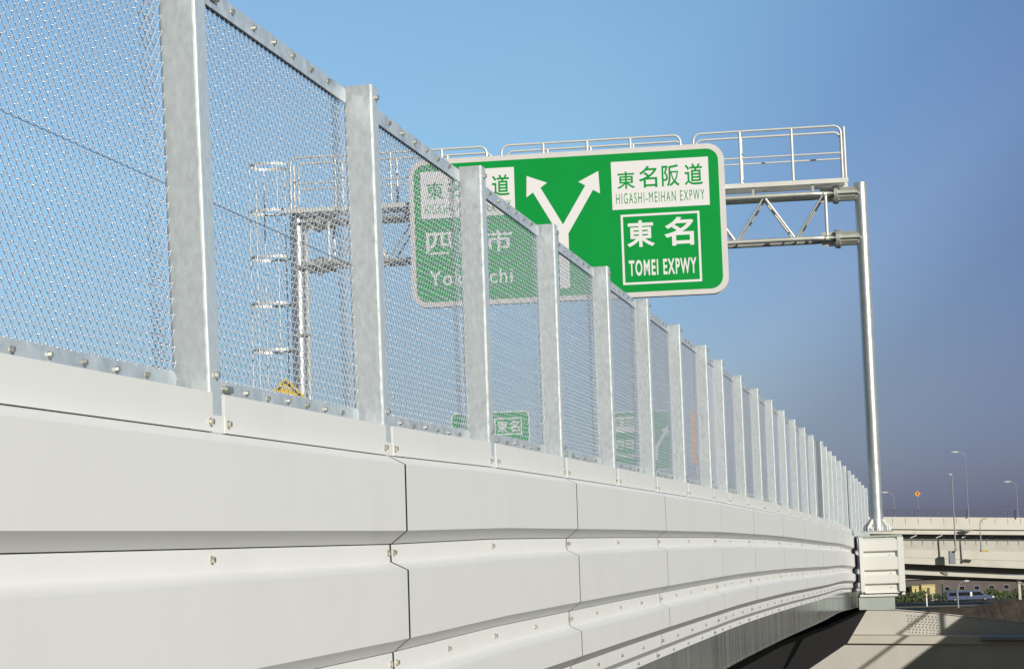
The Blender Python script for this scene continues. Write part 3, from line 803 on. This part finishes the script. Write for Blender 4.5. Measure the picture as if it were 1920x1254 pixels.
b = MB(); band(b, 1781, 1792, 353.6, 353.4, 1032, 1057, 0.8, 0, 1032.4, 1057.4); rel(b.build('expansion_joint', [mat('joint_blue_grey', (0.25, 0.28, 0.32), 0.6)], mid), mid)
b = MB(); band(b, 1839, 1853, 352.0, 351.6, 1031, 1034.0, 0.5, 0, 1031.4, 1034.4); rel(b.build('marker_plate', [YELL], mid), mid)
# lower ramp
ZA, ZBb = 340, 322
low = empty('overpass_bridge', at(1790, 1075, 362), 0, 'lowest overpass, a narrow pale beam just above the street with the van', 'bridge')
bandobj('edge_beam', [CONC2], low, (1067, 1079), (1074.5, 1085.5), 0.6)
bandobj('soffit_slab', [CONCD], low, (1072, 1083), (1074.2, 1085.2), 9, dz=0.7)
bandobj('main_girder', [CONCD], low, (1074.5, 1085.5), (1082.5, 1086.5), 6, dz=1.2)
b = MB()
pp = [at(1765+q*22/10, 1071.5+q*0.1, 333.6) + Vector((0, 0, -0.55*math.sin(math.pi*q/10))) for q in range(11)]
b.add(pp+[p+Vector((0, 0.5, 0)) for p in pp], [tuple(range(11)), tuple(range(11, 22))]+[(q, q+1, 12+q, 11+q) for q in range(10)])
rel(b.build('drain_bracket', [CONCD], low), low)
for (x, ztop, zz, par, w) in ((1915, 1083, 330, low, 2.4), (1590, 1078, 337, low, 10), (2060, 1060, 352, mid, 10), (1560, 1056, 366, mid, 10), (1540, 1008, 380, up, 12), (2090, 1010, 371, up, 12)):
    P = at(x, ztop, zz); r = w*zz/FPX
    b = MB(); b.box((P.x-r, P.y+1.5, GZ), (P.x+r, P.y+1.5+2*r, P.z)); b.box((P.x-r*1.5, P.y+1.2, P.z-0.8), (P.x+r*1.5, P.y+2*r+2, P.z+0.1))
    rel(b.build('pier', [CONC], par), par)

# ------------------------------------------------------------------ lamps
def lamp(name, label, base_pt, height, arm, head, z, r=0.10, group='lamp posts by the overpasses', bend=1.2, hm=None):
    """bent pole with a flat head; arm < 0 reaches left"""
    t = empty(name, base_pt, 0, label, 'street lamp', group)
    pts = [(0, 0, 0), (0, 0, height*0.5)]
    if abs(arm) > 0.01:
        n = 8; bb = min(bend, height*0.5)
        for q in range(n+1):
            a = R_(90*q/n); pts.append((arm*(1-math.cos(a)), 0, height-bb+bb*math.sin(a)))
    else: pts.append((0, 0, height))
    b = MB(); b.tube(pts, [r]+[r*0.8]*1+[r*0.55]*(len(pts)-2), 8); b.build('pole', [LAMPM], t)
    sg = -1 if arm < 0 or abs(arm) <= 0.01 else 1
    e = pts[-1]; hl = head
    b = MB()
    poly = [(0, -0.05), (sg*hl*0.4, -0.14), (sg*hl, -0.06), (sg*hl, 0.03), (sg*hl*0.5, 0.12), (0, 0.06)]
    if sg < 0: poly = poly[::-1]
    b.prism([(e[0]+x, e[2]+zz) for x, zz in poly], 'y', -0.17, 0.17); b.build('lamp_head', [hm or LHEAD], t, bevel=0.02)
    b = MB(); b.tube([(0, 0, -0.1), (0, 0, 0.35)], r*1.5, 8); b.build('base_collar', [LAMPM], t)
    return t
def span(xb, yb, xt, yt, z):                      # base point and height of something standing upright
    p = at(xb, yb, z); q = at(xt, yt, z); return p, q.z-p.z
for nm, lab, xb, yb, xt, yt, z, arm, hd, r in (
    ('street_lamp', 'tallest lamp post on the upper overpass, its arm bent to the left', 1816, 968, 1810, 846, 370, -1.1, 1.35, 0.075),
    ('street_lamp', 'lamp post on the upper overpass just right of the gantry post', 1678, 968, 1674, 922, 372.6, -1.0, 1.2, 0.07),
    ('street_lamp', 'lamp post at the far right end of the upper overpass', 1909, 969, 1905, 902, 368.5, -0.95, 1.2, 0.07)):
    p, h = span(xb, yb, xt, yt, z); lamp(nm, lab, p, h, arm, hd, z, r)
p, h = span(1792, 1032, 1783.5, 888.5, 353.3); lamp('street_lamp', 'straight pale lamp post rising from the middle overpass past the railing', p, h, 0.0, 0.5, 353, 0.13)
p, h = span(1840, 1033, 1839, 972, 351.8); lamp('street_lamp', 'short curved lamp post on the middle overpass with an orange lens', p, h, 0.75, 0.55, 351, 0.13, hm=ORAN)
p, h = span(1797, 1141, 1794, 1089, 300); lamp('street_lamp', 'low curved lamp post in front of the blue van', p, h, 1.0, 0.75, 300, 0.13, bend=1.5)
p, h = span(1768, 1126, 1766, 1084, 398); lamp('street_lamp', 'slim grey lamp post behind the dark car, beside the yellow hut', p, h, 0.0, 0.45, 398, 0.12)
# orange diamond
p, h = span(1722.5, 968, 1720, 925, 372)
t = empty('warning_sign', p, 0, 'small orange diamond sign on a thin pole above the far railing', 'road sign')
b = MB(); b.prism([(0, h-0.54), (0.54, h), (0, h+0.54), (-0.54, h)], 'y', -0.03, 0.0); b.build('sign_plate', [ORAN], t)
b = MB(); b.prism([(-0.10, h-0.25), (0.05, h-0.25), (0.05, h+0.1), (0.2, h+0.1), (0.0, h+0.33), (-0.2, h+0.1), (-0.10, h+0.1)], 'y', -0.04, -0.031); b.build('sign_symbol', [BLACK], t)
b = MB(); b.tube([(0, 0.05, 0), (0, 0.05, h+0.2)], 0.06, 6); b.build('sign_post', [LAMPM], t)

# ------------------------------------------------------------------ street level: van, car, rails, hedge, huts
def vehicle(name, label, cat, P, prof, width, windows, wheels, body_m, lamps, wr=0.33, extra=None):
    t = empty(name, P, 0, label, cat)
    b = MB(); b.prism(prof, 'y', 0, width); b.build('body', [body_m], t, bevel=0.06)
    for poly in windows:
        b = MB(); b.prism(poly, 'y', -0.012, 0.02); b.build('side_window', [GLASS], t)
    for wx in wheels:
        for y0, y1 in ((-0.02, 0.2), (width-0.2, width+0.02)):
            b = MB(); b.tube([(wx, y0, wr), (wx, y1, wr)], wr, 18); o = b.build('wheel', [TYRE], t)
            b = MB(); yy = y0-0.01 if y0 < 0 else y1+0.01
            b.tube([(wx, min(yy, yy+0.01), wr), (wx, max(yy, yy+0.01), wr)], wr*0.6, 14); b.build('rim', [LAMPM], o)
    for x0, z0, x1, z1, m in lamps:
        b = MB(); b.box((x0, -0.02, z0), (x1, 0.22, z1)); b.build('headlight', [m], t, bevel=0.02)
    b = MB(); b.box((prof[0][0]+0.1, -0.015, 0.34), (prof[0][0]+0.1+(max(q[0] for q in prof)-min(q[0] for q in prof))*0.9, 0.0, 0.42)); b.build('sill', [BLACK], t)
    return t
Pv = gpoint(1776, 1128); kz = Pv.y/FPX
LV = 89*kz
def vs(l): return [(x*LV, z) for x, z in l]
vp = vs([(0.01, 0.30), (0.97, 0.30), (1.0, 0.45), (0.99, 0.80), (0.94, 0.98), (0.82, 1.12), (0.72, 1.85), (0.66, 2.02), (0.10, 2.05), (0.03, 1.98), (0.005, 1.2)])
van = vehicle('parked_van', 'blue grey van with dark side windows on the street under the overpasses', 'van', Pv, vp, 1.8,
              [vs([(0.05, 1.10), (0.20, 1.10), (0.20, 1.75), (0.05, 1.75)]), vs([(0.23, 1.10), (0.48, 1.10), (0.48, 1.75), (0.23, 1.75)]),
               vs([(0.54, 1.12), (0.78, 1.12), (0.70, 1.75), (0.54, 1.75)])], (0.17*LV, 0.80*LV), VANM, [(LV*0.945, 0.62, LV*0.99, 0.86, HLMP)], 0.36)
b = MB(); b.box((0.49*LV, -0.016, 0.95), (0.53*LV, 0.0, 1.78)); b.build('door_pillar', [LAMPW], van)
Pc = gpoint(1686, 1127); LC = 44*Pc.y/FPX
def cs(l): return [(x*LC, z) for x, z in l]
vehicle('parked_car', 'dark blue car half hidden behind the white pedestal box', 'car', Pc, cs([(0.0, 0.28), (0.98, 0.28), (1.0, 0.5), (0.97, 0.75), (0.76, 0.90), (0.60, 1.38), (0.25, 1.42), (0.08, 0.95), (0.0, 0.85)]), 1.7,
        [cs([(0.15, 0.92), (0.40, 0.92), (0.40, 1.30), (0.27, 1.30)]), cs([(0.43, 0.92), (0.69, 0.92), (0.57, 1.30), (0.43, 1.30)])], (0.2*LC, 0.8*LC), CARM, [(LC*0.95, 0.6, LC*0.99, 0.75, HLMP)], 0.31)
# guard rail and white posts at the near edge of the street
g = empty('guard_rail', gpoint(1800, 1132), 0, 'grey steel guard rail along the near edge of the street below the van', 'guard rail')
b = MB(); a0, a1 = gpoint(1640, 1134), gpoint(1960, 1136); a0.z = a1.z = 0
y = gpoint(1800, 1132).y; X_0, X_1 = gpoint(1600, 1132).x, gpoint(2000, 1132).x
for z0 in (0.42, 0.62): b.box((X_0, y, GZ+z0), (X_1, y+0.06, GZ+z0+0.13))
rel(b.build('rail', [LAMPM], g), g)
for i in range(14):
    x = X_0+(X_1-X_0)*i/13; b = MB(); b.tube([(x, y+0.1, GZ), (x, y+0.1, GZ+0.85)], 0.06, 8); rel(b.build('post', [LAMPM], g), g)
labs = {0: 'thick white marker post at the street edge right of the dark car', 1: 'thin white marker post between the dark car and the van',
        2: 'white marker post right behind the tail of the van', 3: 'thin white marker post in front of the van side windows'}
for i, (x, yb, yt, r) in enumerate(((1738, 1136, 1113, 0.13), (1749, 1126, 1114, 0.08), (1774.5, 1126, 1115, 0.08), (1814, 1131, 1114, 0.07))):
    P = gpoint(x, yb); h = (yb-yt)*P.y/FPX
    t = empty('marker_post', P, 0, labs[i], 'post', 'white marker posts along the street')
    b = MB(); b.tube([(0, 0, 0), (0, 0, h), (0, 0, h+0.04)], [r, r, r*0.6], 12); b.build('post', [LAMPW], t)
    b = MB(); b.tube([(0, 0, h*0.72), (0, 0, h*0.80)], r*1.04, 12); b.build('reflector_band', [ORAN], t)
kb = MB(); q0, q1 = gpoint(1560, 1137.5), gpoint(1743, 1137.5)
kb.box((q0.x, q0.y, GZ), (q1.x, q0.y+0.4, GZ+0.42)); tag(kb.build('kerb_wall', [CONC2], bevel=0.03), 'low pale concrete kerb wall in front of the dark car', 'wall')
bw = MB(); q0, q1 = gpoint(1742, 1126), gpoint(1770, 1126)
bw.box((q0.x, q0.y, GZ), (q1.x, q0.y+0.4, GZ+0.55)); tag(bw.build('kerb_wall', [CONC2], bevel=0.03), 'short pale concrete kerb wall between the white posts behind the van', 'wall')
# hedge bank behind the street: many small leaf faces
hb = MB(); rnd = random.Random(3)
y0 = 422.0
for i in range(9000):
    x = rnd.uniform(70, 112); yy = y0+rnd.uniform(0, 5); top = 1.5+0.35*math.sin(x*0.9)+0.25*math.sin(x*2.3+1)
    zz = GZ+abs(rnd.gauss(0, 0.5))*top if rnd.random() < 0.2 else GZ+rnd.uniform(0, top)
    s_ = rnd.uniform(0.10, 0.28); a = rnd.uniform(0, 6.28); t_ = rnd.uniform(-0.9, 0.9)
    u = Vector((math.cos(a), math.sin(a)*0.5, t_)).normalized()*s_; w = Vector((-math.sin(a)*0.4, 0.3, 1)).normalized()*s_
    p = Vector((x, yy, zz)); hb.add([p-u, p-w*0.6, p+u, p+w*0.8], [(0, 1, 2, 3)])
tag(hb.build('hedge', [LEAF], fix=False), 'long low green hedge behind the van and the car', 'hedge', kind='stuff')
q0 = at(1560, 1100, 432)
t = empty('warehouse', (94, 436, GZ), 0, 'long low dark brown building behind the hedge under the overpasses', 'building')
b = MB(); b.box((-40, 0, 0), (40, 10, 4.0)); b.build('wall', [BBLD], t)
b = MB(); b.box((-40.5, -0.5, 4.0), (40.5, 10.5, 4.25)); b.build('roof', [LAMPM], t)
for i in range(26):
    x = -38+i*3; b = MB(); b.box((x, -0.05, 1.5), (x+1.1, 0.05, 2.4)); w = b.build('window', [LAMPM], t)
    b = MB(); b.box((x+0.08, -0.07, 1.58), (x+1.02, -0.051, 2.32)); b.build('pane', [GLASS], w)
for x0, x1, yt, yb, lab in ((1728, 1753, 1095, 1104, 'larger pale yellow hut left of the slim grey lamp post'), (1710, 1723, 1097.5, 1104, 'smaller pale yellow hut beside the white pedestal box')):
    p = at(x0, yb, 429); q = at(x1, yt, 429)
    t = empty('yellow_hut', (p.x, p.y, GZ), 0, lab, 'hut', 'yellow huts behind the hedge')
    w, h = q.x-p.x, q.z-GZ
    b = MB(); b.box((0, 0, 0), (w, 3, h-0.15)); b.build('wall', [YBLD], t)
    b = MB(); b.prism([(-0.1, h-0.15), (w+0.1, h-0.15), (w, h), (0, h)], 'y', -0.15, 3.1); b.build('roof', [YBLD], t)
    b = MB(); b.box((w*0.4, -0.03, 0), (w*0.6, 0.0, h*0.8)); b.build('door', [BBLD], t)

# earth bank before the street, shadow painted into its soil, higher towards the right
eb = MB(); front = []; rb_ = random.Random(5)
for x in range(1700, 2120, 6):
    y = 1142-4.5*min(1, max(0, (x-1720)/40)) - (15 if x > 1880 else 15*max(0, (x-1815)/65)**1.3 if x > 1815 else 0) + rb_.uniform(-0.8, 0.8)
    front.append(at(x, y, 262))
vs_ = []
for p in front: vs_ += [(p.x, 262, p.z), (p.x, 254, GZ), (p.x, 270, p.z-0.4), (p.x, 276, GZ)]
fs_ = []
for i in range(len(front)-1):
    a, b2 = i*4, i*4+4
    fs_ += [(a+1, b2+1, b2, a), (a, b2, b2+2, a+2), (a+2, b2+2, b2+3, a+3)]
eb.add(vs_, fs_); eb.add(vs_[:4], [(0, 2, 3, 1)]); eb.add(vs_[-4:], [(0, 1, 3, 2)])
tag(eb.build('earth_bank', [mat('shadow_dark_soil', (0.050, 0.037, 0.025), 0.95, var=0.5, scale=0.6, bump=0.3, stain=((0.015, 0.015, 0.014), 0.35, 1.0))]), kind='structure')  # near-black base and blotches stand for the shadow over the bank

# ------------------------------------------------------------------ lower ramp crossing in the right foreground
lr = empty('ramp_wall', at(1790, 1254, 98), 0, 'sunlit concrete ramp wall with a long ledge at the lower right, crossed by diagonal shadows', 'wall')
xs = [1180, 1400, 1690, 1760, 1920, 2040]; tops = [1138, 1140, 1143.5, 1149.5, 1167, 1181]
def zat(x, off=0): return 101.5-(x-1300)/750*3+off
b = MB()
def strip(mb, xs, tops, bots, off, thick, m=0):
    f = []
    for x, t_, b_ in zip(xs, tops, bots):
        p = at(x, b_, zat(x, off)); q = at(x, t_, zat(x, off)); w_ = at(x, 1200, zat(x, off))
        f.append((Vector((w_.x, w_.y, p.z)), Vector((w_.x, w_.y, q.z))))
    o = Vector((0.0, thick, 0))
    vs = []
    for p, q in f: vs += [p, q, q+o, p+o]
    fs = []
    for i in range(len(f)-1):
        for j in range(4): fs.append((i*4+j, i*4+(j+1) % 4, (i+1)*4+(j+1) % 4, (i+1)*4+j))
    fs += [(0, 1, 2, 3), tuple((len(f)-1)*4+j for j in (3, 2, 1, 0))]
    mb.add(vs, fs, m)
CONCR = mat('ramp_concrete', (0.50, 0.48, 0.435), 0.85, var=0.04, scale=0.5, stain=((0.42, 0.38, 0.31), 0.7, 0.4), stretch=(1.5, 1.5, 0.15))
lb = [1215+0.01*(x-1690) for x in xs]
strip(b, xs, tops, lb, 0.0, 0.35); rel(b.build('upper_wall', [CONCR], lr), lr)
b = MB(); strip(b, xs, [t_-1.3 for t_ in tops], [t_-0.02 for t_ in tops], -0.06, 0.5); rel(b.build('coping', [CONCR], lr), lr)
LO = -1.7
b = MB(); strip(b, xs, [1191.5+0.006*(x-1690) for x in xs], [1206+0.006*(x-1690) for x in xs], LO-0.15, 1.95); rel(b.build('ledge', [CONC], lr), lr)
b = MB(); strip(b, xs, [1206+0.006*(x-1690) for x in xs], [1700 for x in xs], LO, 0.4); rel(b.build('lower_wall', [CONCR], lr), lr)
b = MB(); b.tube([at(1840, 1196.5, zat(1840, LO-0.35)), at(2080, 1198.5, zat(2080, LO-0.35))], 0.12, 8); rel(b.build('ledge_pipe', [LAMPM], lr), lr)
b = MB()
for i in range(9):
    for j in range(8):
        x = 1706+i*6.6+(j % 2)*1.5; y = 1151+j*5.4+i*0.35; zz = zat(x, -0.02)
        c = at(x, y, zz); b.tube([c+Vector((0, 0.03, 0)), c-Vector((0, 0.01, 0))], 0.024, 8)
rel(b.build('weep_holes', [mat('damp_concrete', (0.40, 0.375, 0.32), 0.9)], lr), lr)

# ------------------------------------------------------------------ the neighbouring viaduct on the right (outside the frame; it throws the shadows on the ramp wall)
tanaz = math.tan(R_(SUN_AZ)); tandn = math.tan(R_(SUN_EL))/math.cos(R_(SUN_AZ))
A0 = at(1782, 1171, zat(1782))
ZV = 2.0
XV = A0.x + tanaz/tandn*(ZV-A0.z)
nv = empty('viaduct', (XV, 40, ZV), 0, 'neighbouring pale viaduct to the right with a railing pipe above its wall', 'bridge')
y0, y1 = -60, 100
b = MB(); b.box((0, y0-40, -1.6), (0.3, y1-40, 0)); b.build('parapet', [PAINT], nv)
b = MB(); b.box((0.32, y0-40, -7.0), (0.9, y1-40, -2.6)); b.build('girder', [CONC], nv)
b = MB(); b.box((0.3, y0-40, -2.6), (12, y1-40, -1.2)); b.build('deck', [CONC], nv)
b = MB(); b.box((12, y0-40, -1.6), (12.3, y1-40, 0)); b.build('parapet', [PAINT], nv)
hz = 1.40
b = MB(); b.tube([(0.15, y0-40, hz), (0.15, y1-40, hz)], 0.07, 8); b.build('railing_pipe', [GALV], nv)
i = 0; yy = y1-40-1.0
A1 = at(1762, 1171, zat(1762)); dA = (XV-A1.x)/tanaz; yp = A1.y-dA
while yp-40 > y0-40:
    if yp < y1:
        b = MB(); b.box((0.08, yp-40-0.09, 0), (0.22, yp-40+0.09, hz)); b.build('railing_post', [GALV], nv)
    yp -= 9.0
for y in (-40, 0, 40):
    b = MB(); b.box((4, y-3, GZ-ZV), (8, y+1, -2.6)); b.build('pier', [CONC], nv)
